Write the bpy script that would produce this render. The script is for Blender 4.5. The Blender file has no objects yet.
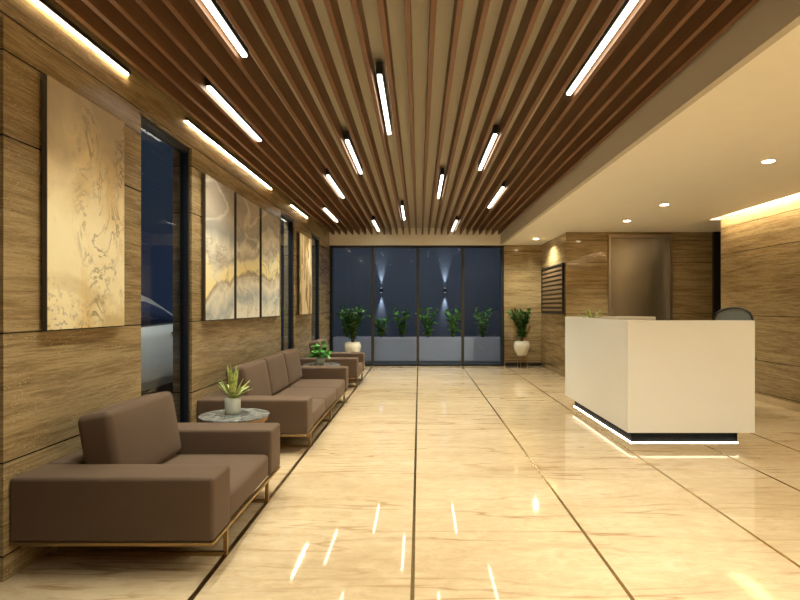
import bpy, bmesh, math, random
from mathutils import Vector, Matrix
random.seed(7)
PI = math.pi
S = bpy.context.scene
COL = S.collection

# ------------------------------------------------------------------ camera, world, exposure
cam = bpy.data.cameras.new('camera'); camo = bpy.data.objects.new('camera', cam); COL.objects.link(camo)
camo.location = (0, 0, 1.3); camo.rotation_euler = (PI/2, 0, 0)
cam.sensor_width = 36; cam.lens = 36*550/800
cam.shift_x = -19/800; cam.shift_y = 7/800
cam.clip_start = 0.05
S.camera = camo
S.view_settings.view_transform = 'Standard'; S.view_settings.look = 'None'
S.view_settings.exposure = 0.36; S.view_settings.gamma = 1.0; S.view_settings.use_curve_mapping = False

W = bpy.data.worlds.new('night_sky'); S.world = W; W.use_nodes = True
nt = W.node_tree; bg = nt.nodes['Background']
tc = nt.nodes.new('ShaderNodeTexCoord'); sep = nt.nodes.new('ShaderNodeSeparateXYZ'); rp = nt.nodes.new('ShaderNodeValToRGB')
nt.links.new(tc.outputs['Generated'], sep.inputs[0]); nt.links.new(sep.outputs['Z'], rp.inputs[0]); nt.links.new(rp.outputs[0], bg.inputs[0])
rp.color_ramp.elements[0].position = 0.10; rp.color_ramp.elements[0].color = (.013, .020, .037, 1)
rp.color_ramp.elements[1].position = 0.14; rp.color_ramp.elements[1].color = (.013, .023, .034, 1)
bg.inputs[1].default_value = 1.0

LAMP = 8.0           # radiance of the linear fixtures' diffusers
WARM = (.98, .95, .77)
BEAM_W = 12.8         # each linear fixture's louvred downward beam
STRIP = 190.0
DOWN_W = 46.0

def light(name, kind, loc, energy, color=WARM, rot=(0, 0, 0), **kw):
    l = bpy.data.lights.new(name, kind); l.energy = energy; l.color = color
    for k, v in kw.items(): setattr(l, k, v)
    o = bpy.data.objects.new(name, l); o.location = loc; o.rotation_euler = rot; COL.objects.link(o)
    return o

# ------------------------------------------------------------------ material helpers
class NT:
    def __init__(s, name):
        s.m = bpy.data.materials.new(name); s.m.use_nodes = True; s.t = s.m.node_tree
        s.b = s.t.nodes['Principled BSDF']
    def n(s, typ, **kw):
        x = s.t.nodes.new(typ)
        for k, v in kw.items(): setattr(x, k, v)
        return x
    def l(s, a, b): s.t.links.new(a, b)
    def pos(s): return s.n('ShaderNodeNewGeometry').outputs['Position']
    def mapped(s, scale, src=None, loc=(0, 0, 0)):
        m = s.n('ShaderNodeMapping'); m.inputs['Scale'].default_value = scale; m.inputs['Location'].default_value = loc
        s.l(src or s.pos(), m.inputs[0]); return m.outputs[0]
    def noise(s, vec, scale=1, detail=4, rough=.5, dist=0, out='Fac'):
        x = s.n('ShaderNodeTexNoise'); s.l(vec, x.inputs['Vector'])
        x.inputs['Scale'].default_value = scale; x.inputs['Detail'].default_value = detail
        x.inputs['Roughness'].default_value = rough; x.inputs['Distortion'].default_value = dist
        return x.outputs[out]
    def ramp(s, fac, stops):
        r = s.n('ShaderNodeValToRGB'); s.l(fac, r.inputs[0]); e = r.color_ramp.elements
        while len(e) < len(stops): e.new(.5)
        for i, (p, c) in enumerate(stops):
            e[i].position = p; e[i].color = tuple(c)+(1,) if len(c) == 3 else c
        return r.outputs[0]
    def mix(s, fac, a, b, mode='MIX'):
        m = s.n('ShaderNodeMix', data_type='RGBA', blend_type=mode)
        for v, i in ((fac, 0), (a, 6), (b, 7)):
            if isinstance(v, (int, float)): m.inputs[i].default_value = v
            elif isinstance(v, tuple): m.inputs[i].default_value = v+(1,) if len(v) == 3 else v
            else: s.l(v, m.inputs[i])
        return m.outputs[2]
    def math(s, op, a, b=None, c=None, clamp=False):
        m = s.n('ShaderNodeMath', operation=op); m.use_clamp = clamp
        for i, v in enumerate((a, b, c)):
            if v is None: continue
            if isinstance(v, (int, float)): m.inputs[i].default_value = v
            else: s.l(v, m.inputs[i])
        return m.outputs[0]
    def xyz(s, src=None):
        x = s.n('ShaderNodeSeparateXYZ'); s.l(src or s.pos(), x.inputs[0]); return x.outputs
    def bump(s, h, strength=.2, dist=.01):
        b = s.n('ShaderNodeBump'); b.inputs['Strength'].default_value = strength; b.inputs['Distance'].default_value = dist
        s.l(h, b.inputs['Height']); s.l(b.outputs[0], s.b.inputs['Normal'])
    def set(s, color=None, rough=None, metal=None, spec=None, **kw):
        if color is not None:
            if isinstance(color, tuple): s.b.inputs['Base Color'].default_value = color+(1,)
            else: s.l(color, s.b.inputs['Base Color'])
        if rough is not None:
            if isinstance(rough, (int, float)): s.b.inputs['Roughness'].default_value = rough
            else: s.l(rough, s.b.inputs['Roughness'])
        if metal is not None: s.b.inputs['Metallic'].default_value = metal
        if spec is not None: s.b.inputs['Specular IOR Level'].default_value = spec
        for k, v in kw.items(): s.b.inputs[k.replace('_', ' ')].default_value = v
        return s.m

def simple(name, color, rough=.5, metal=0, spec=.5, var=.12, vs=6, **kw):
    t = NT(name); n = t.noise(t.pos(), vs, 3)
    c = t.mix(n, tuple(x*(1-var) for x in color), tuple(min(1, x*(1+var)) for x in color))
    return t.set(c, rough, metal, spec, **kw)

GROOVES = (.118, .56, 1.175, 2.115, 2.52, 2.69)
def stone(name, dark=(.16, .105, .048), mid=(.285, .200, .097), lite=(.46, .345, .185), rough=.05):
    t = NT(name); p = t.pos()
    warp = t.noise(t.mapped((.4, .4, .6)), 1.0, 2)
    z = t.xyz(p)
    # beds lean and wander a little along the slab
    zz = t.math('ADD', z[2], t.math('MULTIPLY', t.math('SUBTRACT', warp, .5), .07))
    comb = t.n('ShaderNodeCombineXYZ'); t.l(z[0], comb.inputs[0]); t.l(z[1], comb.inputs[1]); t.l(zz, comb.inputs[2])
    base = t.noise(t.mapped((.8, .8, 11), comb.outputs[0]), 1.5, 6, .62, .35)
    fine = t.noise(t.mapped((2.2, 2.2, 55), comb.outputs[0]), 1.6, 5, .65, .5)
    f = t.math('ADD', t.math('MULTIPLY', base, .5), t.math('MULTIPLY', fine, .5))
    c = t.ramp(f, [(.33, dark), (.47, mid), (.54, tuple((a+b)/2 for a, b in zip(mid, lite))), (.68, lite)])
    st = t.noise(t.mapped((1.5, 1.5, 30), comb.outputs[0], (3, 3, 3)), 2.2, 4, .6, .8)
    line = t.ramp(st, [(.485, (1, 1, 1)), (.50, (.55, .5, .45)), (.515, (1, 1, 1))])
    c = t.mix(.8, c, line, 'MULTIPLY')
    l2 = t.noise(t.mapped((1.1, 1.1, 26), comb.outputs[0], (7, 1, 5)), 2.4, 5, .65, 1.0)
    ll = t.math('SUBTRACT', 1, t.math('MULTIPLY', t.math('ABSOLUTE', t.math('SUBTRACT', l2, .53)), 55), clamp=True)
    c = t.mix(t.math('MULTIPLY', ll, .45), c, (.60, .47, .27))
    por = t.n('ShaderNodeTexVoronoi'); t.l(t.mapped((26, 26, 60), comb.outputs[0]), por.inputs['Vector']); por.inputs['Scale'].default_value = 1.3
    pm = t.math('MULTIPLY', t.math('LESS_THAN', por.outputs['Distance'], .22), t.math('GREATER_THAN', t.noise(t.mapped((2, 2, 7)), 1.7, 3), .56))
    c = t.mix(t.math('MULTIPLY', pm, .5), c, (.62, .50, .32))
    g = None
    for k in GROOVES:
        d = t.math('LESS_THAN', t.math('ABSOLUTE', t.math('SUBTRACT', z[2], k)), .004)
        g = d if g is None else t.math('MAXIMUM', g, d)
    c = t.mix(g, c, (.03, .02, .012))
    r = t.math('ADD', rough, t.math('MULTIPLY', fine, .08))
    return t.set(c, r, 0, .45)

def marble(name):
    t = NT(name); p = t.pos()
    big = t.noise(t.mapped((.5, 1.6, 1)), 1.3, 5, .6, .6)
    sm = t.noise(t.mapped((2.6, 4.6, 1)), 2.6, 7, .7, .9)
    f = t.math('ADD', t.math('MULTIPLY', big, .5), t.math('MULTIPLY', sm, .5))
    c = t.ramp(f, [(.33, (.45, .33, .195)), (.50, (.545, .42, .265)), (.66, (.62, .50, .335))])
    v = t.noise(t.mapped((.22, 1.9, 1), None, (5, 2, 0)), 1.3, 6, .5, .3)
    band = t.math('SUBTRACT', 1, t.math('MULTIPLY', t.math('MINIMUM', t.math('ABSOLUTE', t.math('SUBTRACT', v, .54)), t.math('ABSOLUTE', t.math('SUBTRACT', v, .46))), 85), clamp=True)
    patch = t.ramp(t.noise(t.mapped((.8, 1.2, 1), None, (9, 1, 0)), 1.5, 3), [(.38, (.15, .15, .15)), (.6, (1, 1, 1))])
    c = t.mix(t.math('MULTIPLY', t.math('MULTIPLY', band, patch), .8), c, (.28, .16, .065))
    v2 = t.noise(t.mapped((1.2, 6, 1), None, (1, 7, 0)), 1.6, 6, .6, .7)
    b2 = t.math('SUBTRACT', 1, t.math('MULTIPLY', t.math('ABSOLUTE', t.math('SUBTRACT', v2, .5)), 60), clamp=True)
    c = t.mix(t.math('MULTIPLY', b2, .3), c, (.40, .24, .10))
    return t.set(c, .045, 0, .5)

M = {}
M['stone'] = stone('brown_travertine', rough=.2)
M['polished'] = stone('polished_brown_travertine', rough=.04)
M['marble'] = marble('cream_marble')
M['paint'] = simple('cream_paint', (.86, .81, .71), .6, var=.03)
M['backing'] = simple('ceiling_backing_paint', (.50, .45, .345), .7, var=.03)
def wood(name, a, b, rough=.45):
    t = NT(name); n = t.noise(t.mapped((30, 1.2, 30)), 1.5, 4, .6, .3)
    return t.set(t.mix(n, a, b), rough, 0, .35)
M['slat'] = wood('walnut_slat', (.125, .055, .022), (.225, .108, .048))
M['tablewood'] = wood('table_oak', (.22, .11, .045), (.36, .2, .09))
M['brass'] = simple('brass', (.58, .42, .19), .25, 1.0, var=.08)
M['legbrass'] = simple('antique_brass', (.40, .27, .12), .42, 1.0, var=.08)
M['bronze'] = simple('bronze', (.34, .22, .10), .3, 1.0, var=.1)
M['black'] = simple('black_metal', (.012, .012, .013), .4, 0, var=.2)
M['frame'] = simple('dark_window_frame', (.018, .022, .03), .35, .3, var=.15)
M['bframe'] = simple('dark_bronze_frame', (.075, .068, .055), .35, .6, var=.15)
M['plinth'] = simple('plinth_black', (.008, .009, .011), .75, spec=.1)
M['white'] = simple('white_lacquer', (.80, .785, .74), .28, var=.02, vs=2)
M['ceramic'] = simple('white_ceramic', (.82, .79, .68), .25, var=.05)
M['potgrey'] = simple('grey_green_ceramic', (.50, .52, .46), .35, var=.15, vs=25)
M['soil'] = simple('soil', (.04, .025, .015), .95, var=.4, vs=40)
M['steel'] = simple('steel', (.46, .40, .33), .3, 1.0, var=.05, vs=3)
M['chrome'] = simple('chrome', (.6, .6, .6), .15, 1.0, var=.05)
M['tyre'] = simple('tyre_rubber', (.015, .015, .015), .8)
def brushed():
    t = NT('brushed_steel'); n = t.noise(t.mapped((90, 90, .6)), 1.5, 3, .6)
    w = t.noise(t.mapped((1.1, .1, .05), None, (.4, 0, 0)), 1.3, 1)
    c = t.mix(n, (.34, .315, .27), (.44, .41, .35))
    c = t.mix(t.ramp(w, [(.4, (0, 0, 0)), (.6, (1, 1, 1))]), c, (.24, .22, .185))
    m = t.set(c, .38, 1.0); return m
M['brushed'] = brushed()
def fabric():
    t = NT('brown_fabric'); n = t.noise(t.pos(), 3, 3); f = t.noise(t.pos(), 420, 2)
    c = t.mix(n, (.094, .059, .038), (.117, .075, .049))
    c = t.mix(t.math('MULTIPLY', f, .35), c, (.07, .045, .03))
    t.bump(f, .15, .002)
    m = t.set(c, .82, 0, .25); t.b.inputs['Sheen Weight'].default_value = .12; t.b.inputs['Sheen Tint'].default_value = (.8, .6, .45, 1)
    return m
M['fabric'] = fabric()
def greymarble():
    t = NT('grey_marble_top'); n = t.noise(t.pos(), 7, 6, .6, 1.2)
    return t.set(t.ramp(n, [(.35, (.10, .11, .105)), (.5, (.17, .18, .175)), (.62, (.27, .28, .27))]), .12, 0, .5)
M['greymarble'] = greymarble()
def leafm(name, a, b, rough=.4, vs=12):
    t = NT(name); n = t.noise(t.pos(), vs, 3)
    c = t.ramp(n, [(.35, a), (.65, b)]); m = t.set(c, rough, 0, .4)
    t.b.inputs['Subsurface Weight'].default_value = 0
    return m
M['leaf'] = leafm('ficus_leaf', (.018, .075, .012), (.055, .19, .03))
M['leafbright'] = leafm('bright_leaf', (.03, .20, .02), (.10, .42, .05))
M['leafout'] = leafm('shrub_leaf', (.06, .26, .03), (.30, .58, .07), vs=5)
M['leafvar'] = leafm('variegated_leaf', (.18, .27, .05), (.62, .62, .24), vs=30)
M['stem'] = simple('stem_bark', (.12, .09, .04), .8)
M['asphalt'] = simple('asphalt', (.04, .042, .045), .8, var=.3, vs=30)
M['court'] = simple('courtyard_render', (.085, .098, .115), .8, var=.06, vs=2)
M['planter'] = simple('planter_concrete', (.62, .62, .66), .6, var=.06, vs=3)
M['carpaint'] = simple('silver_car_paint', (.55, .55, .51), .3, .1, var=.02)
M['carglass'] = simple('dark_car_glass', (.02, .03, .07), .06, var=.1)
def emis(name, col, st):
    t = NT(name); t.set((.8, .8, .8)); t.b.inputs['Emission Color'].default_value = col+(1,); t.b.inputs['Emission Strength'].default_value = st
    return t.m
M['lamp'] = emis('linear_diffuser', WARM, LAMP)
M['strip'] = emis('led_strip_warm', (1, .80, .50), STRIP)
M['cove'] = emis('cove_strip_warm', (1, .82, .54), 150)
M['deskled'] = emis('desk_led', (1, .86, .60), 2)
M['desklow'] = emis('plinth_led', (1, .88, .66), 20)
M['down'] = emis('downlight_lens', (1, .82, .55), 30)
M['sconce'] = emis('sconce_lens', (.85, .92, 1), 1.2)
def glass():
    m = bpy.data.materials.new('window_glass'); m.use_nodes = True; t = m.node_tree; t.nodes.clear()
    o = t.nodes.new('ShaderNodeOutputMaterial'); mx = t.nodes.new('ShaderNodeMixShader'); lw = t.nodes.new('ShaderNodeLayerWeight'); pw = t.nodes.new('ShaderNodeMath'); pw.operation = 'POWER'; pw.inputs[1].default_value = 5; fr = t.nodes.new('ShaderNodeMath'); fr.operation = 'MULTIPLY_ADD'; fr.inputs[1].default_value = .8; fr.inputs[2].default_value = .008; t.links.new(lw.outputs['Facing'], pw.inputs[0]); t.links.new(pw.outputs[0], fr.inputs[0])
    tr = t.nodes.new('ShaderNodeBsdfTransparent'); gl = t.nodes.new('ShaderNodeBsdfGlossy'); gl.inputs['Roughness'].default_value = .02
    nz = t.nodes.new('ShaderNodeTexNoise'); nz.inputs['Scale'].default_value = .6
    cr = t.nodes.new('ShaderNodeMix'); cr.data_type = 'RGBA'
    cr.inputs[6].default_value = (.84, .88, .93, 1); cr.inputs[7].default_value = (.88, .91, .95, 1)
    t.links.new(nz.outputs['Fac'], cr.inputs[0]); t.links.new(cr.outputs[2], tr.inputs[0])
    t.links.new(fr.outputs[0], mx.inputs[0]); t.links.new(tr.outputs[0], mx.inputs[1]); t.links.new(gl.outputs[0], mx.inputs[2]); t.links.new(mx.outputs[0], o.inputs[0])
    return m
M['glass'] = glass()
def mesh_net():
    t = NT('grey_mesh_fabric'); n = t.noise(t.pos(), 260, 2)
    return t.set(t.mix(n, (.22, .25, .25), (.38, .42, .42)), .7, 0, .3)
M['net'] = mesh_net()

# ------------------------------------------------------------------ mesh helpers
def obj(name, bm, mat, parent=None, smooth=False, loc=None, recalc=True):
    if recalc: bmesh.ops.recalc_face_normals(bm, faces=bm.faces)
    me = bpy.data.meshes.new(name); bm.to_mesh(me); bm.free()
    if smooth:
        for p in me.polygons: p.use_smooth = True
    me.materials.append(mat if not isinstance(mat, str) else M[mat])
    o = bpy.data.objects.new(name, me); COL.objects.link(o)
    if parent is not None: o.parent = parent
    if loc is not None: o.location = loc
    return o
def thing(name, label, cat, loc=(0, 0, 0), rz=0, group=None):
    o = bpy.data.objects.new(name, None); COL.objects.link(o); o.empty_display_size = .1
    o.location = loc; o.rotation_euler = (0, 0, rz); return tag(o, label, cat, group)
def tag(o, label, cat, group=None):
    o['label'] = label; o['category'] = cat
    if group: o['group'] = group
    return o
def struct(o, label=None):
    o['kind'] = 'structure'
    if label: o['label'] = label
    return o
def box(bm, x0, x1, y0, y1, z0, z1, bev=0, seg=2):
    ret = bmesh.ops.create_cube(bm, size=1)
    vs = ret['verts']
    for v in vs:
        v.co = Vector((x0+(v.co.x+.5)*(x1-x0), y0+(v.co.y+.5)*(y1-y0), z0+(v.co.z+.5)*(z1-z0)))
    if bev:
        es = list({e for v in vs for e in v.link_edges})
        bmesh.ops.bevel(bm, geom=es, offset=bev, segments=seg, profile=.5, affect='EDGES')
    return bm
def B(x0, x1, y0, y1, z0, z1, bev=0, seg=2): return box(bmesh.new(), x0, x1, y0, y1, z0, z1, bev, seg)
def cyl(bm, x, y, z0, z1, r0, r1=None, n=24):
    ret = bmesh.ops.create_cone(bm, cap_ends=True, segments=n, radius1=r0, radius2=r0 if r1 is None else r1, depth=z1-z0)
    for v in ret['verts']: v.co += Vector((x, y, (z0+z1)/2))
    return bm
def tube(bm, pts, r, n=8, r2=None):
    pts = [Vector(p) for p in pts]; rings = []
    for i, p in enumerate(pts):
        d = (pts[min(i+1, len(pts)-1)]-pts[max(i-1, 0)]).normalized()
        a = d.cross(Vector((0, 0, 1)))
        if a.length < .05: a = d.cross(Vector((1, 0, 0)))
        a.normalize(); b = d.cross(a)
        rr = r if r2 is None else r+(r2-r)*i/(len(pts)-1)
        rings.append([bm.verts.new(p+a*rr*math.cos(k*2*PI/n)+b*rr*math.sin(k*2*PI/n)) for k in range(n)])
    for i in range(len(rings)-1):
        for k in range(n): bm.faces.new((rings[i][k], rings[i][(k+1) % n], rings[i+1][(k+1) % n], rings[i+1][k]))
    bm.faces.new(rings[0]); bm.faces.new(rings[-1]); return bm
def lathe(bm, prof, n=32, c=(0, 0, 0)):
    rings = [[bm.verts.new((c[0]+r*math.cos(k*2*PI/n), c[1]+r*math.sin(k*2*PI/n), c[2]+z)) for k in range(n)] for r, z in prof]
    for i in range(len(rings)-1):
        for k in range(n): bm.faces.new((rings[i][k], rings[i][(k+1) % n], rings[i+1][(k+1) % n], rings[i+1][k]))
    bm.faces.new(rings[0]); bm.faces.new(rings[-1]); return bm
def soft(x0, x1, y0, y1, z0, z1, r=.025, crown=(0, 0, 0), seam=False):
    """upholstered block: rounded edges, faces crowned outward by crown=(x,y,z)"""
    h = Vector(((x1-x0)/2, (y1-y0)/2, (z1-z0)/2)); c = Vector(((x0+x1)/2, (y0+y1)/2, (z0+z1)/2))
    def axis(hh):
        e = [hh-r+r*math.sin(a*PI/12) for a in range(0, 7)] if False else [hh-r*k for k in (1, .8, .6, .4, .22, .08, 0)]
        m = [(-(hh-r))+(2*(hh-r))*k/8 for k in range(1, 8)]
        return sorted(set([round(v, 6) for v in ([-v for v in e]+m+e)]))
    A = [axis(h[i]) for i in range(3)]
    bm = bmesh.new()
    for ax in range(3):
        u, w = [(1, 2), (2, 0), (0, 1)][ax]
        for s in (-1, 1):
            grid = []
            for a in A[u]:
                row = []
                for b in A[w]:
                    p = [0, 0, 0]; p[ax] = s*h[ax]; p[u] = a; p[w] = b
                    row.append(bm.verts.new(p))
                grid.append(row)
            for i in range(len(grid)-1):
                for j in range(len(grid[0])-1):
                    bm.faces.new((grid[i][j], grid[i+1][j], grid[i+1][j+1], grid[i][j+1]))
    bmesh.ops.remove_doubles(bm, verts=bm.verts, dist=1e-5)
    for v in bm.verts:
        p = v.co.copy(); q = Vector([max(-(h[i]-r), min(h[i]-r, p[i])) for i in range(3)])
        d = p-q
        if d.length > 1e-9: p = q+d.normalized()*r
        n = [p[i]/h[i] for i in range(3)]
        for i in range(3):
            if crown[i]:
                j, k = [(1, 2), (2, 0), (0, 1)][i]
                p[i] += crown[i]*n[i]*max(0, 1-n[j]**4)*max(0, 1-n[k]**4)
        v.co = p+c
    return bm
def copy_tree(o, parent=None, label=None, loc=None):
    c = o.copy(); COL.objects.link(c); c.parent = parent
    if label: c['label'] = label
    if loc is not None: c.location = loc
    for ch in list(o.children): copy_tree(ch, c)
    return c

# ------------------------------------------------------------------ shell
XL, XR, YB, Y0 = -1.965, 4.72, 12.12, -2.2
struct(obj('floor', B(-2.17, 6.2, Y0-.2, YB+.03, -.1, 0), 'marble'))
n = 0
for x, w in ((-1.014, .026), (-.03, .018), (.95, .018), (1.905, .018), (2.69, .018), (3.42, .018)):
    n += 1; struct(obj('trim_%d' % n, B(x-w/2, x+w/2, Y0, YB-.04, -.004, .0012), 'bronze' if n == 1 else 'brass'))
# left wall: stone piers and header around the tall windows
WIN = [(1.35, 2.60), (3.888, 4.76), (7.83, 8.67), (10.05, 10.92)]
bm = bmesh.new(); y = Y0
for a, b in WIN:
    box(bm, -2.13, XL, y, a, 0, 2.675); y = b
box(bm, -2.13, XL, y, YB+.05, 0, 2.675)
box(bm, -2.13, XL, Y0, YB+.05, 2.675, 3.1)
struct(obj('wall_left', bm, 'stone'))
# back walls and right side
struct(obj('wall_back', B(1.87, 2.75, YB, YB+.15, 0, 3.1), 'polished'))
struct(obj('wall_directory', B(2.687, 2.85, 10.05, YB+.15, 0, 3.1), 'polished'))
bm = bmesh.new()
box(bm, 2.85, 3.45, 10.05, 10.2, 0, 3.1); box(bm, 4.60, 6.0, 10.05, 10.2, 0, 3.1); box(bm, 3.45, 4.60, 10.05, 10.2, 2.62, 3.1)
struct(obj('wall_lift', bm, 'polished'))
struct(obj('wall_right', B(XR, XR+.18, Y0, 8.6, 0, 3.1), 'stone'))
struct(obj('wall_passage', B(6.0, 6.15, 6.0, 10.2, 0, 3.1), 'stone'))
struct(obj('wall_passage_end', B(XR+.18, 6.15, 5.85, 6.0, 0, 3.1), 'stone'))
struct(obj('wall_front', B(-2.13, XR+.18, Y0-.2, Y0, 0, 3.1), 'stone'))
# baseboards
struct(obj('baseboard_back', B(1.90, 2.687, YB-.012, YB, .0, .075), 'black'))
struct(obj('baseboard_right', B(XR-.015, XR, Y0, 8.6, 0, .09, .003), simple('cream_stone_skirting', (.55, .42, .25), .2)))
# ceilings
ceil = struct(obj('ceiling', B(-2.13, 1.80, Y0, YB-.07, 3.035, 3.15), 'backing'))
PITCH, C0 = .139, -.062
for k in range(-13, 14):
    x = C0+PITCH*k
    obj('slat', B(x-.0165, x+.0165, Y0, YB-.075, 2.885, 3.035, .002, 1), 'slat', ceil)
struct(obj('ceiling_right', B(1.84, 4.545, Y0, YB+.15, 2.666, 2.72), 'paint'))
struct(obj('ceiling_passage', B(4.555, 6.15, 8.64, 10.2, 2.666, 2.72), 'paint'))
struct(obj('ceiling_cove', B(4.50, 6.15, Y0, 8.64, 3.0, 3.06), 'paint'))
struct(obj('trim_7', B(4.545, 4.555, Y0, 8.64, 2.666, 3.0), 'paint'))
struct(obj('trim_8', B(4.555, 4.72, 8.63, 8.645, 2.72, 3.0), 'paint'))
struct(obj('ceiling_fascia', B(1.785, 1.84, Y0, YB-.07, 2.666, 3.15), simple('taupe_bulkhead_paint', (.52, .46, .37), .6, var=.03)))
struct(obj('ceiling_beam', B(XL, 1.84, YB-.07, YB+.15, 2.655, 3.15), 'paint'))

# ------------------------------------------------------------------ windows
def pane(parent, *a): return obj('pane', B(*a), 'glass', parent)
for i, (a, b) in enumerate(WIN):
    fr = bmesh.new(); t = .035
    for (y0, y1, z0, z1) in ((a, a+t, 0, 2.675), (b-t, b, 0, 2.675), (a+t, b-t, 2.625, 2.675), (a+t, b-t, 0, .05)):
        box(fr, -2.055, -1.985, y0, y1, z0, z1, .003, 1)
    f = struct(obj('window_%d' % (i+2), fr, 'frame')); pane(f, -2.025, -2.017, a+t, b-t, .05, 2.625)
# end glazing
fr = bmesh.new(); yg0, yg1 = YB-.02, YB+.06
box(fr, XL, 1.87, yg0, yg1, 2.60, 2.655, .003, 1); box(fr, XL, 1.87, yg0, yg1, 0, .045, .003, 1)
box(fr, XL, -1.90, yg0, yg1, .045, 2.60, .003, 1); box(fr, 1.80, 1.87, yg0, yg1, .045, 2.60, .003, 1)
g = struct(obj('window_1', fr, 'frame'))
MX = (-1.02, -.025, .965)
for x in MX: obj('mullion', B(x-.03, x+.03, yg0-.015, yg1, .045, 2.60, .004, 1), 'bframe', g)
ed = [-1.90]+[v for x in MX for v in (x-.03, x+.03)]+[1.80]
for k in range(0, 8, 2): pane(g, ed[k], ed[k+1], YB+.02, YB+.028, .045, 2.60)

# ------------------------------------------------------------------ linear ceiling fixtures
def linear(loc_x, y0, y1, label):
    t = thing('linear_ceiling_light', label, 'ceiling light', (loc_x, y0*1.022, 2.905), 0, 'linear lights between the ceiling slats')
    L = (y1-y0)*1.02; y0 = y0*1.022; y1 = y0+L
    obj('housing', B(-.022, .022, 0, L, .016, .10, .002, 1), 'black', t)
    obj('diffuser', B(-.015, .015, .012, L-.012, 0, .016), 'lamp', t)
    light('linear_beam', 'AREA', (loc_x, (y0+y1)/2, 2.902), BEAM_W*L/1.3, WARM, shape='RECTANGLE', size=.034, size_y=L-.03, spread=math.radians(95))
    return t
LIN = [(-1.12, 2.17, 3.47, 'long linear ceiling light cut by the top edge of the photo, left side'),
 (-1.545, 3.94, 5.23, 'linear ceiling light closest to the left wall, above the tall window'),
 (-.276, 3.74, 5.02, 'linear light with a square black end hanging nearest above the central floor strip'),
 (-.699, 5.20, 6.50, 'linear ceiling light left of centre, second back from the big black-ended one'),
 (-1.12, 6.60, 7.95, 'linear ceiling light above the sofa, left of the centre-left one'),
 (-1.545, 8.81, 10.16, 'linear ceiling light at far left, close to the single brown painting'),
 (-.85, 10.05, 11.45, 'small linear ceiling light before the end beam, left of centre'),
 (-.2705, 8.60, 9.93, 'small linear ceiling light at centre, above the middle window mullion'),
 (.2855, 6.60, 7.95, 'linear ceiling light with black end just right of centre'),
 (.715, 5.03, 6.33, 'linear ceiling light right of centre between small centre light and large right one'),
 (1.134, 7.25, 8.75, 'linear ceiling light at far right near the white bulkhead, beyond the largest one'),
 (.7025, 10.05, 11.45, 'small linear ceiling light before the end beam, right of centre'),
 (1.134, 2.75, 4.09, 'largest linear ceiling light on the right, cut by the top edge')]
for a in LIN: linear(*a)
# the same fixtures go on behind the photographer
for x, y, w in ((.285, .2, 'overhead'), (1.12, .6, 'overhead right'), (.285, -1.2, 'centre rear'), (1.12, -.8, 'right rear')):
    linear(x, y, y+1.3, 'linear ceiling light behind the viewpoint, '+w)

# LED strips along the top of the left wall
SG = 'light strips along the top of the left wall'
for a, b, lb in ((1.2, 1.32, None), (2.45, 3.71, 'warm light strip above the large gold painting'), (4.62, 7.30, 'long warm light strip above the three matching paintings'),
             (8.45, 9.65, 'short warm light strip above the narrow brown painting')):
    if lb is None: continue
    t = thing('light_strip', lb, 'light strip', (XL+.002, a, 2.862), 0, SG)
    obj('channel', B(0, .022, 0, b-a, .004, .03), 'black', t); obj('diffuser', B(.001, .0055, .005, b-a-.005, 0, .004), 'strip', t)
t = thing('light_strip', 'warm light strip in the ceiling cove along the right wall', 'light strip', (4.555, Y0+.1, 2.74))
obj('channel', B(0, .008, 0, 8.6-Y0-.15, 0, .06), 'black', t); obj('diffuser', B(.008, .014, .01, 8.6-Y0-.16, .02, .05), 'cove', t)

# recessed downlights
def downlight(x, y, label, power=DOWN_W, spot=2.0, aim=None):
    t = thing('downlight', label, 'downlight', (x, y, 2.666), 0, 'downlights in the right ceiling')
    bm = bmesh.new(); lathe(bm, [(.05, -.002), (.062, -.006), (.066, 0), (.05, -.0005)]); obj('trim_ring', bm, 'ceramic', t, True)
    bm = bmesh.new(); cyl(bm, 0, 0, -.006, -.002, .05); obj('lens', bm, 'down', t)
    light('downlight_beam', 'SPOT', (x, y, 2.64), power, (.98, .95, .74), (Vector(aim)-Vector((x, y, 2.64))).to_track_quat('-Z', 'Y').to_euler() if aim else (0, 0, 0), spot_size=spot, spot_blend=.7, shadow_soft_size=.025)
downlight(3.27, 5.146, 'recessed square-looking downlight nearest the viewer, above the reception desk')
downlight(3.27, 7.33, 'recessed downlight second in the row above the reception desk')
downlight(3.29, 8.71, 'recessed downlight before the metal lift door', 90)
downlight(2.335, 11.0, 'recessed downlight in front of the slatted directory board', 95, 2.7)
downlight(3.27, 2.9, 'downlight over the reception area, out of frame', 60, 2.7); downlight(2.35, 1.5, 'added fill downlight by the bulkhead, out of frame', 110, 2.8); downlight(3.4, .4, 'added fill downlight behind the viewpoint, right', 110, 2.8); downlight(2.35, -.5, 'added fill downlight behind the viewpoint, near the bulkhead', 110, 2.8)  # last three are unseen, added to brighten the desk front

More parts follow.
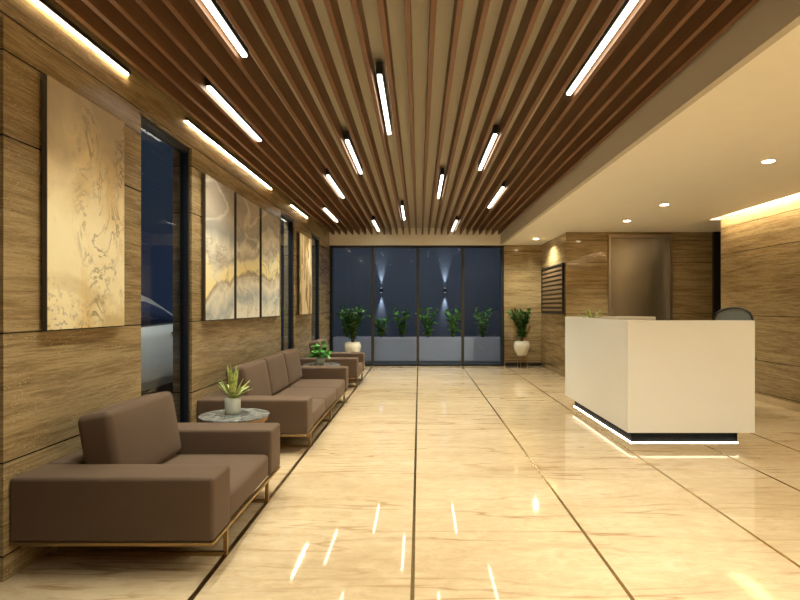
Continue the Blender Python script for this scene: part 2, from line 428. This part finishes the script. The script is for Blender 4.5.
# ------------------------------------------------------------------ paintings
def art_mat(name, kind):
    t = NT(name); p = t.pos(); x = t.xyz(p)
    yz = t.n('ShaderNodeCombineXYZ'); t.l(x[1], yz.inputs[0]); t.l(x[2], yz.inputs[1])
    v = yz.outputs[0]
    h = t.math('DIVIDE', t.math('SUBTRACT', x[2], 1.18), 1.32)
    w = t.noise(t.mapped((1, 1, 1), v), 2.3 if kind == 'gold' else 1.15, 6, .52, .9)
    if kind == 'gold':
        f = t.math('ADD', h, t.math('MULTIPLY', t.math('SUBTRACT', w, .5), .7))
        c = t.ramp(f, [(0, (.60, .47, .24)), (.15, (.90, .80, .52)), (.42, (.98, .88, .60)), (.62, (.90, .77, .50)), (.85, (.58, .48, .33)), (1, (.46, .38, .27))])
        gold = t.ramp(t.noise(t.mapped((1, .55, 1), v, (2, 3, 0)), 4, 5, .6, .5), [(.52, (0, 0, 0)), (.68, (1, 1, 1))])
        c = t.mix(t.math('MULTIPLY', gold, .5), c, (.72, .50, .18))
        br = t.noise(t.mapped((1.3, .8, 1), v, (4, 0, 0)), 3.2, 8, .68, 1.2)
        line = t.math('SUBTRACT', 1, t.math('MULTIPLY', t.math('ABSOLUTE', t.math('SUBTRACT', br, .5)), 38), clamp=True)
        msk = t.ramp(t.noise(t.mapped((1.5, .8, 1), v, (0, 4, 0)), 2.0, 3), [(.40, (0, 0, 0)), (.55, (1, 1, 1))])
        msk = t.math('MULTIPLY', msk, t.math('MULTIPLY', t.math('SUBTRACT', x[1], 3.02), 4.5, clamp=True))
        c = t.mix(t.math('MULTIPLY', t.math('MULTIPLY', line, msk), .8), c, (.16, .10, .05))
        low = t.math('MULTIPLY', t.math('SUBTRACT', 1, t.math('ADD', t.math('MULTIPLY', h, 4.0), t.math('MULTIPLY', t.math('SUBTRACT', x[1], 2.9), 1.5)), clamp=True), t.math('GREATER_THAN', t.noise(t.mapped((1, 1, 1), v), 26, 6, .7), .56))
        c = t.mix(t.math('MULTIPLY', low, .75), c, (.17, .15, .14))
    elif kind == 'wave':
        dy = t.math('MULTIPLY', t.math('SUBTRACT', x[1], 6.2), -.09)
        f = t.math('ADD', t.math('ADD', h, t.math('MULTIPLY', t.math('SUBTRACT', w, .5), .55)), dy)
        c = t.ramp(f, [(.02, (.80, .77, .66)), (.14, (.42, .46, .46)), (.24, (.85, .80, .66)), (.33, (.45, .36, .24)), (.36, (.98, .86, .45)), (.47, (.97, .88, .58)),
                       (.55, (.56, .50, .40)), (.64, (.86, .81, .68)), (.74, (.40, .39, .35)), (.86, (.50, .44, .36)), (1, (.40, .34, .28))])
        br = t.noise(t.mapped((.8, 1.6, 1), v, (4, 0, 0)), 1.4, 8, .6, 1.2)
        line = t.math('SUBTRACT', 1, t.math('MULTIPLY', t.math('ABSOLUTE', t.math('SUBTRACT', br, .5)), 45), clamp=True)
        c = t.mix(t.math('MULTIPLY', line, .45), c, (.22, .18, .13))
        l2 = t.noise(t.mapped((.7, 1.5, 1), v, (8, 3, 0)), 1.0, 5, .5, 1.2)
        line2 = t.math('SUBTRACT', 1, t.math('MULTIPLY', t.math('ABSOLUTE', t.math('SUBTRACT', l2, .5)), 25), clamp=True)
        c = t.mix(t.math('MULTIPLY', line2, .5), c, (.88, .84, .72))
    else:
        f = t.noise(t.mapped((2.4, .7, 1), v), 2.4, 6, .65, 1.0)
        c = t.ramp(f, [(.36, (.12, .07, .02)), (.46, (.40, .26, .10)), (.50, (.75, .60, .36)), (.7, (.88, .75, .50))])
    t.bump(w, .1, .004)
    return t.set(c, .5, 0, .3)
mg, mw, mb = art_mat('painting_gold', 'gold'), art_mat('painting_waves', 'wave'), art_mat('painting_brown', 'brown')
M['edge'] = simple('canvas_edge_shade', (.05, .035, .02), .6)  # dark colour paints in the shade on the canvas sides
def painting(y0, y1, mat, label, group=None):
    t = thing('painting', label, 'painting', (XL, (y0+y1)/2, 1.178), 0, group); w = (y1-y0)/2
    obj('canvas', B(.040, .043, -w+.002, w-.002, .002, 1.323), mat, t)
    obj('shaded_canvas_side', B(.012, .040, -w, w, 0, 1.325, .002, 1), 'edge', t)
    obj('hanging_batten', B(0, .012, -w+.05, w-.05, .08, 1.24), 'black', t)
painting(2.845, 3.59, mg, 'largest-looking tall abstract painting in cream and gold with dark branch marks')
TG = 'three matching panels of the wave painting'
painting(4.96, 5.72, mw, 'nearest of the three matching grey and yellow wave panels', TG)
painting(5.80, 6.63, mw, 'middle of the three matching grey and yellow wave panels', TG)
painting(6.73, 7.58, mw, 'farthest of the three matching grey and yellow wave panels', TG)
painting(8.86, 9.88, mb, 'narrow-looking brown and beige abstract painting between the two far windows')

# ------------------------------------------------------------------ seating
SEATW = .78
def sled(y, parent):
    bm = bmesh.new(); r = .011
    x0, x1 = -.93, .0-.015
    for (a, b, c, d) in ((x0, x1, 0, 2*r), (x0, x0+2*r, 2*r, .155), (x1-2*r, x1, 2*r, .155)):
        box(bm, a, b, y-r, y+r, c, d, .002, 1)
    obj('leg', bm, 'legbrass', parent)
def seating(name, label, cat, y_near, nseat, loc_front=-.985):
    """origin on the floor under the front edge's near end; +X is the sitting side, wall at -X"""
    L = .5+SEATW*nseat
    t = thing(name, label, cat, (loc_front, y_near, 0))
    D = .978
    fr = bmesh.new()
    for (a, b, c, d) in ((-D, 0, 0, .022), (-D, 0, L-.022, L), (-.022, 0, .022, L-.022), (-D, -D+.022, .022, L-.022)):
        box(fr, a, b, c, d, .155, .172, .002, 1)
    obj('base_frame', fr, 'legbrass', t)
    obj('armrest', soft(-D, 0, 0, .25, .173, .48, .018, (.002, .002, .004)), 'fabric', t, True)
    obj('armrest', soft(-D, 0, L-.25, L, .173, .48, .018, (.002, .002, .004)), 'fabric', t, True)
    obj('backrest_frame', soft(-D, -D+.17, .252, L-.252, .173, .48, .018), 'fabric', t, True)
    for k in range(nseat):
        a = .252+k*SEATW*(.996); b = a+SEATW*.994
        obj('seat_cushion', soft(-D+.172, -.012, a+.002, b-.002, .174, .325, .028, (.006, .002, .014)), 'fabric', t, True)
        bm = soft(-.105, .075, a+.006, b-.006, 0, .41, .035, (.016, .003, .008))
        bmesh.ops.rotate(bm, verts=bm.verts, cent=(0, 0, 0), matrix=Matrix.Rotation(math.radians(-10), 3, 'Y'))
        bmesh.ops.translate(bm, verts=bm.verts, vec=(-D+.172+.155, 0, .333))
        obj('back_cushion', bm, 'fabric', t, True)
    sled(.25, t); sled(L-.25, t)
    if nseat > 1: sled(L/2, t)
    return t
seating('armchair', 'wide brown fabric armchair nearest the viewer, on thin brass legs', 'armchair', 2.63, 1)
seating('sofa', 'brown fabric three-seat sofa against the left wall under the three paintings', 'sofa', 4.85, 3)
seating('armchair', 'brown fabric armchair at the far end of the room beyond the sofa', 'armchair', 8.72, 1)

def side_table(x, y, label):
    t = thing('side_table', label, 'table', (x, y, 0))
    bm = bmesh.new(); lathe(bm, [(.0001, .428), (.262, .428), (.27, .432), (.27, .442), (.266, .446), (.0001, .446)], 48)
    obj('tabletop', bm, 'greymarble', t)
    bm = bmesh.new(); lathe(bm, [(.0001, .385), (.24, .385), (.255, .40), (.262, .427), (.0001, .427)], 48); obj('apron', bm, 'tablewood', t)
    for k in range(3):
        a = PI/6+k*2*PI/3
        bm = bmesh.new(); tube(bm, [(.17*math.cos(a), .17*math.sin(a), .386), (.20*math.cos(a), .20*math.sin(a), .0)], .014, 10, .009)
        obj('leg', bm, 'tablewood', t)
side_table(-1.469, 4.38, 'round grey-topped side table between the near armchair and the sofa')
side_table(-1.455, 8.21, 'round grey-topped side table between the sofa and the far armchair')

# ------------------------------------------------------------------ plants
def leaf(bm, base, d, L, Wd, droop=.3, seg=5, fold=.25, roll=0):
    d = Vector(d).normalized(); side = d.cross(Vector((0, 0, 1)))
    if side.length < .05: side = Vector((1, 0, 0))
    side.normalize(); side = Matrix.Rotation(roll, 3, d) @ side
    up = side.cross(d).normalized(); prev = None; base = Vector(base)
    for i in range(seg+1):
        t = i/seg; w = Wd*.5*max(.06, math.sin(PI*min(1, (t*.9+.1)))**.8) if i < seg else .0
        c = base+d*L*t+Vector((0, 0, -droop*L*t*t))
        row = [bm.verts.new(c-side*w+up*w*fold), bm.verts.new(c), bm.verts.new(c+side*w+up*w*fold)] if w else [bm.verts.new(c)]
        if prev:
            if len(row) == 3:
                bm.faces.new((prev[0], prev[1], row[1], row[0])); bm.faces.new((prev[1], prev[2], row[2], row[1]))
            else:
                bm.faces.new((prev[0], prev[1], row[0])); bm.faces.new((prev[1], prev[2], row[0]))
        prev = row
def shrub(name, label, cat, loc, h, spread, nst, nleaf, lsize, mat='leaf', group=None, z0=0.0, rnd=None, parent=None, lean=.5, base_r=.05, start=.2):
    R = rnd or random.Random(hash(label) % 1 + len(label)+int(loc[0]*100))
    t = parent or thing(name, label, cat, loc, 0, group)
    st, fo = bmesh.new(), bmesh.new()
    for s in range(nst):
        a = s*2*PI/nst+R.uniform(-.4, .4); rr = spread*R.uniform(.35, 1); hh = h*R.uniform(.72, 1)
        b0 = Vector((base_r*.4*math.cos(a), base_r*.4*math.sin(a), z0)); tip = Vector((rr*math.cos(a), rr*math.sin(a), z0+hh*.96))
        mid = b0.lerp(tip, .5)+Vector((0, 0, hh*.08))-Vector((math.cos(a), math.sin(a), 0))*rr*lean*.3
        pts = [b0, b0.lerp(mid, .5)+Vector((0, 0, .01)), mid, mid.lerp(tip, .5), tip]
        tube(st, pts, .006, 5, .002)
        for k in range(nleaf):
            u = start+(1-start)*(k+R.random())/nleaf; i = min(3, int(u*4)); p = pts[i].lerp(pts[i+1], u*4-i)
            az = R.uniform(0, 2*PI); d = Vector((math.cos(az), math.sin(az), R.uniform(.1, 1.5)))
            leaf(fo, p, d, lsize*R.uniform(.6, 1.15), lsize*.42*R.uniform(.8, 1.2), R.uniform(.1, .6), 4, .3, R.uniform(-.6, .6))
    obj('stems', st, 'stem', t); obj('foliage', fo, mat, t, recalc=False)
    return t
def potted(x, y, label):
    t = thing('potted_plant', label, 'plant', (x, y, 0), 0)
    bm = bmesh.new()
    for k in range(3):
        a = PI/2+k*2*PI/3; tube(bm, [(.09*math.cos(a), .09*math.sin(a), .262), (.125*math.cos(a), .125*math.sin(a), 0)], .007, 8)
    lathe(bm, [(.085, .252), (.105, .252), (.105, .264), (.085, .264)]); obj('stand', bm, 'bronze', t)
    bm = bmesh.new(); lathe(bm, [(.0001, .266), (.085, .266), (.10, .275), (.15, .37), (.172, .46), (.165, .53), (.145, .565), (.15, .575), (.138, .575), (.135, .545), (.0001, .54)], 40)
    obj('pot', bm, 'ceramic', t, True)
    bm = bmesh.new(); lathe(bm, [(.0001, .541), (.132, .541), (.132, .552), (.0001, .556)]); obj('soil', bm, 'soil', t)
    shrub('', label, '', (x, 0, 0), .80, .31, 18, 32, .11, 'leaf', z0=.55, parent=t, rnd=random.Random(int(x*100)), start=.12)
    return t
potted(2.19, 11.72, 'leafy green plant in a white pot on a thin stand, right of the glazing')
potted(-1.38, 11.45, 'leafy green plant in a white pot at left before the glazing, behind far armchair')
# leafy plant on the near side table
t = thing('potted_plant', 'small plant with pointed pale green leaves in grey pot on near side table', 'plant', (-1.49, 4.40, .446))
bm = bmesh.new(); lathe(bm, [(.0001, 0), (.052, 0), (.060, .02), (.062, .128), (.056, .132), (.054, .11), (.0001, .108)], 28); obj('pot', bm, 'potgrey', t, True)
fo = bmesh.new(); R = random.Random(5)
for k in range(26):
    a = k*2.4; el = R.uniform(.7, 1.5)
    leaf(fo, (.012*math.cos(a), .012*math.sin(a), .11), (math.cos(a)*math.cos(el), math.sin(a)*math.cos(el), math.sin(el)), R.uniform(.18, .23)+.08*(el > 1.25), .034, .12*(1.6-el)*2, 6, .35)
obj('foliage', fo, 'leafvar', t, recalc=False)
t = thing('potted_plant', 'bushy bright green plant in small grey pot on far side table', 'plant', (-1.47, 8.2, .446))
bm = bmesh.new(); lathe(bm, [(.0001, 0), (.05, 0), (.058, .02), (.062, .105), (.056, .108), (.054, .09), (.0001, .088)], 28); obj('pot', bm, 'potgrey', t, True)
fo = bmesh.new(); R = random.Random(9)
for k in range(60):
    a = R.uniform(0, 2*PI); el = R.uniform(.1, 1.4); r = R.uniform(.02, .14)
    c = Vector((math.cos(a)*math.cos(el)*r, math.sin(a)*math.cos(el)*r, .10+math.sin(el)*r*1.7))
    leaf(fo, c, (math.cos(a), math.sin(a), R.uniform(-.2, .7)), R.uniform(.08, .13), .08, .4, 4, .2, R.uniform(-.5, .5))
obj('foliage', fo, 'leafbright', t, recalc=False)

# ------------------------------------------------------------------ reception desk
t = thing('reception_desk', 'white block reception desk on a recessed black plinth with glow beneath', 'desk', (1.936, 5.10, 0))
DW, DL, zb, zt = 1.18, 2.19, .132, 1.174
obj('front_panel', B(0, DW, 0, .05, zb, zt, .003), 'white', t)
obj('side_panel', B(0, .05, .051, DL-.051, zb, zt, .003), 'white', t)
obj('end_panel', B(0, DW, DL-.05, DL, zb, zt, .003), 'white', t)
obj('desk_base_panel', B(.05, DW-.002, .051, DL-.051, zb, zb+.03), 'white', t)
obj('worktop', B(.051, .72, .051, DL-.051, .72, .75, .002), 'white', t)
obj('shelf', B(.051, .36, DL-.9, DL-.051, 1.0, 1.02, .002), 'white', t)
obj('plinth', B(.10, DW-.065, .17, DL-.10, 0, zb, .002), 'plinth', t)
bm = bmesh.new()
box(bm, .075, .09, .15, DL-.09, zb-.010, zb-.001); box(bm, .09, DW-.075, .135, .15, zb-.010, zb-.001); box(bm, DW-.06, DW-.045, .19, DL-.1, zb-.010, zb-.001)
obj('light_strip', bm, 'deskled', t)
bm = bmesh.new()
box(bm, .088, .099, .16, DL-.10, .001, .006); box(bm, .088, DW-.065, .158, .169, .001, .006)
obj('floor_light_strip', bm, 'desklow', t)
t = thing('desk_plant', 'small pale green plant just showing over the reception desk', 'plant', (2.17, 6.93, 1.021))
bm = bmesh.new(); lathe(bm, [(.0001, 0), (.045, 0), (.055, .02), (.058, .12), (.052, .122), (.05, .10), (.0001, .1)], 24); obj('pot', bm, 'ceramic', t, True)
fo = bmesh.new(); R = random.Random(12)
for k in range(14):
    a = k*2.4+.5; el = R.uniform(.5, 1.3)
    leaf(fo, (0, 0, .1), (math.cos(a)*math.cos(el), math.sin(a)*math.cos(el), math.sin(el)), R.uniform(.24, .31), .04, .25, 6, .3)
obj('foliage', fo, 'leafvar', t, recalc=False)

# office chair
t = thing('office_chair', 'grey mesh-backed office chair with black frame behind the reception desk', 'chair', (3.835, 6.90, 0), math.radians(-50))
bm = bmesh.new()
for k in range(5):
    a = k*2*PI/5+.3; tube(bm, [(0, 0, .09), (.24*math.cos(a), .24*math.sin(a), .065)], .02, 8, .013)
    lathe(bm, [(.0001, 0), (.022, .004), (.026, .025), (.022, .05), (.0001, .055)], 12, (.24*math.cos(a), .24*math.sin(a), 0))
obj('base', bm, 'black', t)
bm = bmesh.new(); cyl(bm, 0, 0, .08, .44, .025); cyl(bm, 0, 0, .40, .46, .08, .12); obj('gas_column', bm, 'chrome', t)
obj('seat', soft(-.24, .24, -.23, .24, .46, .53, .03, (.004, .004, .012)), 'net', t, True)
def backp(u, v):      # u -1..1 across, v 0..1 up
    w = .235*(1-.10*(1-v)); w *= (1-max(0, v-.8)**2*3.5)
    return Vector((u*w, .24+.05*v**1.5-.05*(1-u*u)*0+.05*(-(u*u))+.03, .60+.69*v-.07*(abs(u)**2.5)*v))
bm = bmesh.new(); G = [[bm.verts.new(backp(-1+2*i/12, j/12)) for i in range(13)] for j in range(13)]
for j in range(12):
    for i in range(12): bm.faces.new((G[j][i], G[j][i+1], G[j+1][i+1], G[j+1][i]))
bmesh.ops.solidify(bm, geom=bm.faces[:], thickness=.006)
obj('backrest', bm, 'net', t, True)
bm = bmesh.new()
loop = [backp(-1, j/12) for j in range(13)]+[backp(-1+2*i/12, 1) for i in range(1, 13)]+[backp(1, j/12) for j in range(11, -1, -1)]+[backp(1-2*i/12, 0) for i in range(1, 13)]
tube(bm, loop, .012, 8); tube(bm, [(0, .30, .62), (0, .22, .46), (0, .05, .43)], .02, 8); obj('back_frame', bm, 'black', t, True)
for s in (-1, 1):
    bm = bmesh.new(); tube(bm, [(s*.26, .05, .47), (s*.28, .05, .66)], .014, 8); box(bm, s*.28-.035, s*.28+.035, -.10, .15, .66, .69, .01); tube(bm, [(s*.10, .05, .455), (s*.26, .05, .47)], .014, 8)
    obj('armrest', bm, 'black', t)

# directory board
t = thing('directory_board', 'dark framed directory board with horizontal slats on the side wall', 'board', (2.687, 11.02, 1.16))
fr = bmesh.new(); hw = .87
for (a, b, c, d) in ((-hw, hw, 0, .03), (-hw, hw, .93, .96), (-hw, -hw+.03, .03, .93), (hw-.03, hw, .03, .93)): box(fr, -.045, 0, a, b, c, d, .002, 1)
obj('board_frame', fr, 'black', t)
obj('backboard', B(-.02, 0, -hw+.03, hw-.03, .03, .93), simple('dark_board', (.035, .02, .012), .5), t)
nm = simple('bronze_name_slat', (.24, .16, .09), .4, .2, var=.2, vs=14)
for k in range(10): obj('name_slat', B(-.034, -.02, -hw+.05, hw-.05, .055+k*.088, .055+k*.088+.05, .002, 1), nm, t)

# lift door
fr = bmesh.new()
for (a, b, c, d) in ((3.45, 3.49, 0, 2.62), (4.56, 4.60, 0, 2.62), (3.49, 4.56, 2.575, 2.62)): box(fr, a, b, 10.0, 10.19, c, d, .003, 1)
d = struct(obj('door_1', fr, 'steel')); obj('door_panel', B(3.49, 4.56, 10.09, 10.12, .01, 2.575, .002, 1), 'brushed', d)
# dark glazed doorway at the end of the passage
fr = bmesh.new(); box(fr, 5.36, 5.42, 9.98, 10.05, 0, 2.666); box(fr, 5.42, 6.0, 10.0, 10.05, 2.6, 2.666)
d = struct(obj('door_2', fr, 'black')); obj('door_panel', B(5.42, 6.0, 10.02, 10.045, 0, 2.6), 'black', d)

# ------------------------------------------------------------------ outside: courtyard at the end
struct(obj('ground', B(-16, 8, -8, 26, -.16, -.105), 'asphalt'))
struct(obj('courtyard_paving', B(-2.4, 2.6, YB+.09, 14.5, -.104, -.01), 'asphalt'))
struct(obj('courtyard_wall', B(-3.6, 2.9, 14.5, 14.7, -.1, 3.2), 'court'))
t = thing('planter', 'long low grey planter outside behind the glazing', 'planter', (0, 13.15, -.01))
bm = bmesh.new()
for k in range(4):
    a = -2.05+k*1.0; box(bm, a+.012, a+.988, -.02, .0, .02, .57, .004, 1)
obj('front_panel', bm, 'planter', t)
bm = bmesh.new(); box(bm, -2.05, 1.95, .001, .03, 0, .585); box(bm, -2.05, 1.95, .52, .55, 0, .585); box(bm, -2.05, -2.02, .03, .52, 0, .585); box(bm, 1.92, 1.95, .03, .52, 0, .585)
obj('box', bm, 'planter', t); obj('soil', B(-2.019, 1.919, .031, .519, .3, .53), 'soil', t)
SH = ['behind the left plant', 'under the left wall light', 'left of the middle mullion', 'right of the middle mullion', 'under and right of the right wall light', 'in the rightmost pane']
for k, x in enumerate((-1.75, -.92, -.42, .22, .83, 1.55)):
    shrub('shrub', 'leafy shrub in the outside planter, '+SH[k], 'shrub', (x, 13.40, .52), .80 if k != 1 else .6, .33, 9, 11, .17, 'leafout', 'shrubs in the outside planter', rnd=random.Random(30+k), start=.1)
for x, sd in ((-.99, 'left'), (.68, 'right')):
    t = thing('wall_sconce', 'outdoor up and down wall light behind the glazing, '+sd+' one', 'wall light', (x, 14.5, 1.74), 0, 'outdoor wall lights')
    bm = bmesh.new(); cyl(bm, 0, -.07, -.055, .055, .035); box(bm, -.02, .02, -.04, 0, -.03, .03); obj('body', bm, 'black', t)
    for q in (.058, -.058):
        bm = bmesh.new(); cyl(bm, 0, -.07, q-.002, q+.002, .028); obj('lens', bm, 'sconce', t)
    for s in (1, -1):
        light('sconce_beam', 'SPOT', (x, 14.455, 1.74+s*.07), 90, (.85, .92, 1), (PI if s > 0 else 0, 0, 0), spot_size=.62, spot_blend=.9, shadow_soft_size=.015)
light('added_courtyard_fill', 'AREA', (0, 12.6, 3.3), 45, (.70, .80, 1.0), (math.radians(8), 0, 0), shape='RECTANGLE', size=5, size_y=.4)  # unseen overhead fill, added to brighten planter and courtyard

# ------------------------------------------------------------------ outside: parked car beyond the left windows
def car():
    t = thing('car', 'silver car parked outside, seen through the nearest tall window', 'car', (-4.65, 7.85, -.105)); t.scale = (1, 1, 1.07); HW = .86
    def sect(y, zt, w, zb):   # half outline then mirrored
        h = [(0, zt), (.70*w, zt-.01), (.93*w, zt-.07), (w, zt-.22), (w*1.0, .55), (w*.985, .36), (w*.93, zb), (0, zb)]
        return [Vector((x, y, z)) for x, z in h]+[Vector((-x, y, z)) for x, z in h[-2:0:-1]]
    def loft(secs):
        bm = bmesh.new(); R = [[bm.verts.new(v) for v in s] for s in secs]; n = len(R[0])
        for i in range(len(R)-1):
            for k in range(n): bm.faces.new((R[i][k], R[i][(k+1) % n], R[i+1][(k+1) % n], R[i+1][k]))
        bm.faces.new(R[0]); bm.faces.new(R[-1]); return bm
    st = [(-2.2, .80, .70, .35), (-2.12, .92, .80, .28), (-1.8, 1.05, HW, .24), (-1.0, 1.10, HW, .22), (0, 1.12, HW, .22), (.9, 1.13, HW, .22), (1.4, 1.10, HW, .22), (1.9, 1.02, .84, .24), (2.2, .92, .78, .28), (2.3, .78, .68, .35)]
    obj('body', loft([sect(*s) for s in st]), 'carpaint', t, True)
    prof = [(-1.55, 1.08, .74), (-1.15, 1.30, .68), (-.7, 1.44, .64), (-.2, 1.50, .62), (.2, 1.49, .62), (.6, 1.41, .64), (.95, 1.29, .67), (1.3, 1.12, .74)]
    secs = []
    for y, z, w in prof:
        zb = 1.04; h = [(0, z), (w*.85, z-.02), (w, z-.07 if z > 1.2 else z-.02), (.80, zb)]
        secs.append([Vector((x, y, q)) for x, q in h]+[Vector((-x, y, q)) for x, q in h[-1:0:-1]])
    obj('glasshouse', loft(secs), 'carglass', t, True)
    bm = bmesh.new(); R = []
    for y, z, w in prof:
        zz = z-.07 if z > 1.2 else z-.02
        pts = [(w*.99+.018, zz-.10), (w+.015, zz), (w*.86, z-.01), (w*.86-.02, z+.012)]
        R.append([Vector((x, y, q)) for x, q in pts])
    for s in (1, -1):
        rows = [[bm.verts.new((v.x*s, v.y, v.z)) for v in r] for r in R]
        for i in range(len(rows)-1):
            for k in range(3): bm.faces.new((rows[i][k], rows[i][k+1], rows[i+1][k+1], rows[i+1][k]))
    rows = [[bm.verts.new((x*r[3].x, r[3].y, r[3].z+.004)) for x in (-1, 0, 1)] for r in R[2:6]]
    for i in range(len(rows)-1):
        for k in range(2): bm.faces.new((rows[i][k], rows[i][k+1], rows[i+1][k+1], rows[i+1][k]))
    bmesh.ops.solidify(bm, geom=bm.faces[:], thickness=.008)
    obj('roof', bm, 'carpaint', t, True)
    for yy in (-1.35, 1.40):
        for s in (-1, 1):
            bm = bmesh.new(); lathe(bm, [(.0001, -.1), (.29, -.1), (.325, -.07), (.325, .07), (.29, .1), (.21, .1), (.20, .08), (.0001, .08)], 32)
            bmesh.ops.rotate(bm, verts=bm.verts, cent=(0, 0, 0), matrix=Matrix.Rotation(s*PI/2, 3, 'Y')); bmesh.ops.translate(bm, verts=bm.verts, vec=(s*.77, yy, .325))
            w = obj('wheel', bm, 'tyre', t, True)
            bm = bmesh.new(); lathe(bm, [(.0001, 0), (.2, 0), (.205, .01), (.05, .025), (.0001, .03)], 20)
            bmesh.ops.rotate(bm, verts=bm.verts, cent=(0, 0, 0), matrix=Matrix.Rotation(s*PI/2, 3, 'Y')); bmesh.ops.translate(bm, verts=bm.verts, vec=(s*.855, yy, .325))
            obj('hubcap', bm, 'steel', w, True)
    for yy in (-.25,):
        obj('door_handle', B(HW, HW+.02, .55, .72, .93, .955, .004), 'chrome', t)
    for q in (-.98, .8): obj('door_gap', B(HW-.05, HW+.004, q, q+.01, .3, 1.0), 'black', t)
car()
light('added_car_fill', 'AREA', (-2.55, 7.2, 3.6), 90, (1.0, 1.0, .90), (0, math.radians(24), 0), shape='DISK', size=.5)  # unseen light added to brighten the parked car
struct(obj('boundary_wall', B(-9.2, -9.0, -4, 24, -.1, .9), 'court'))
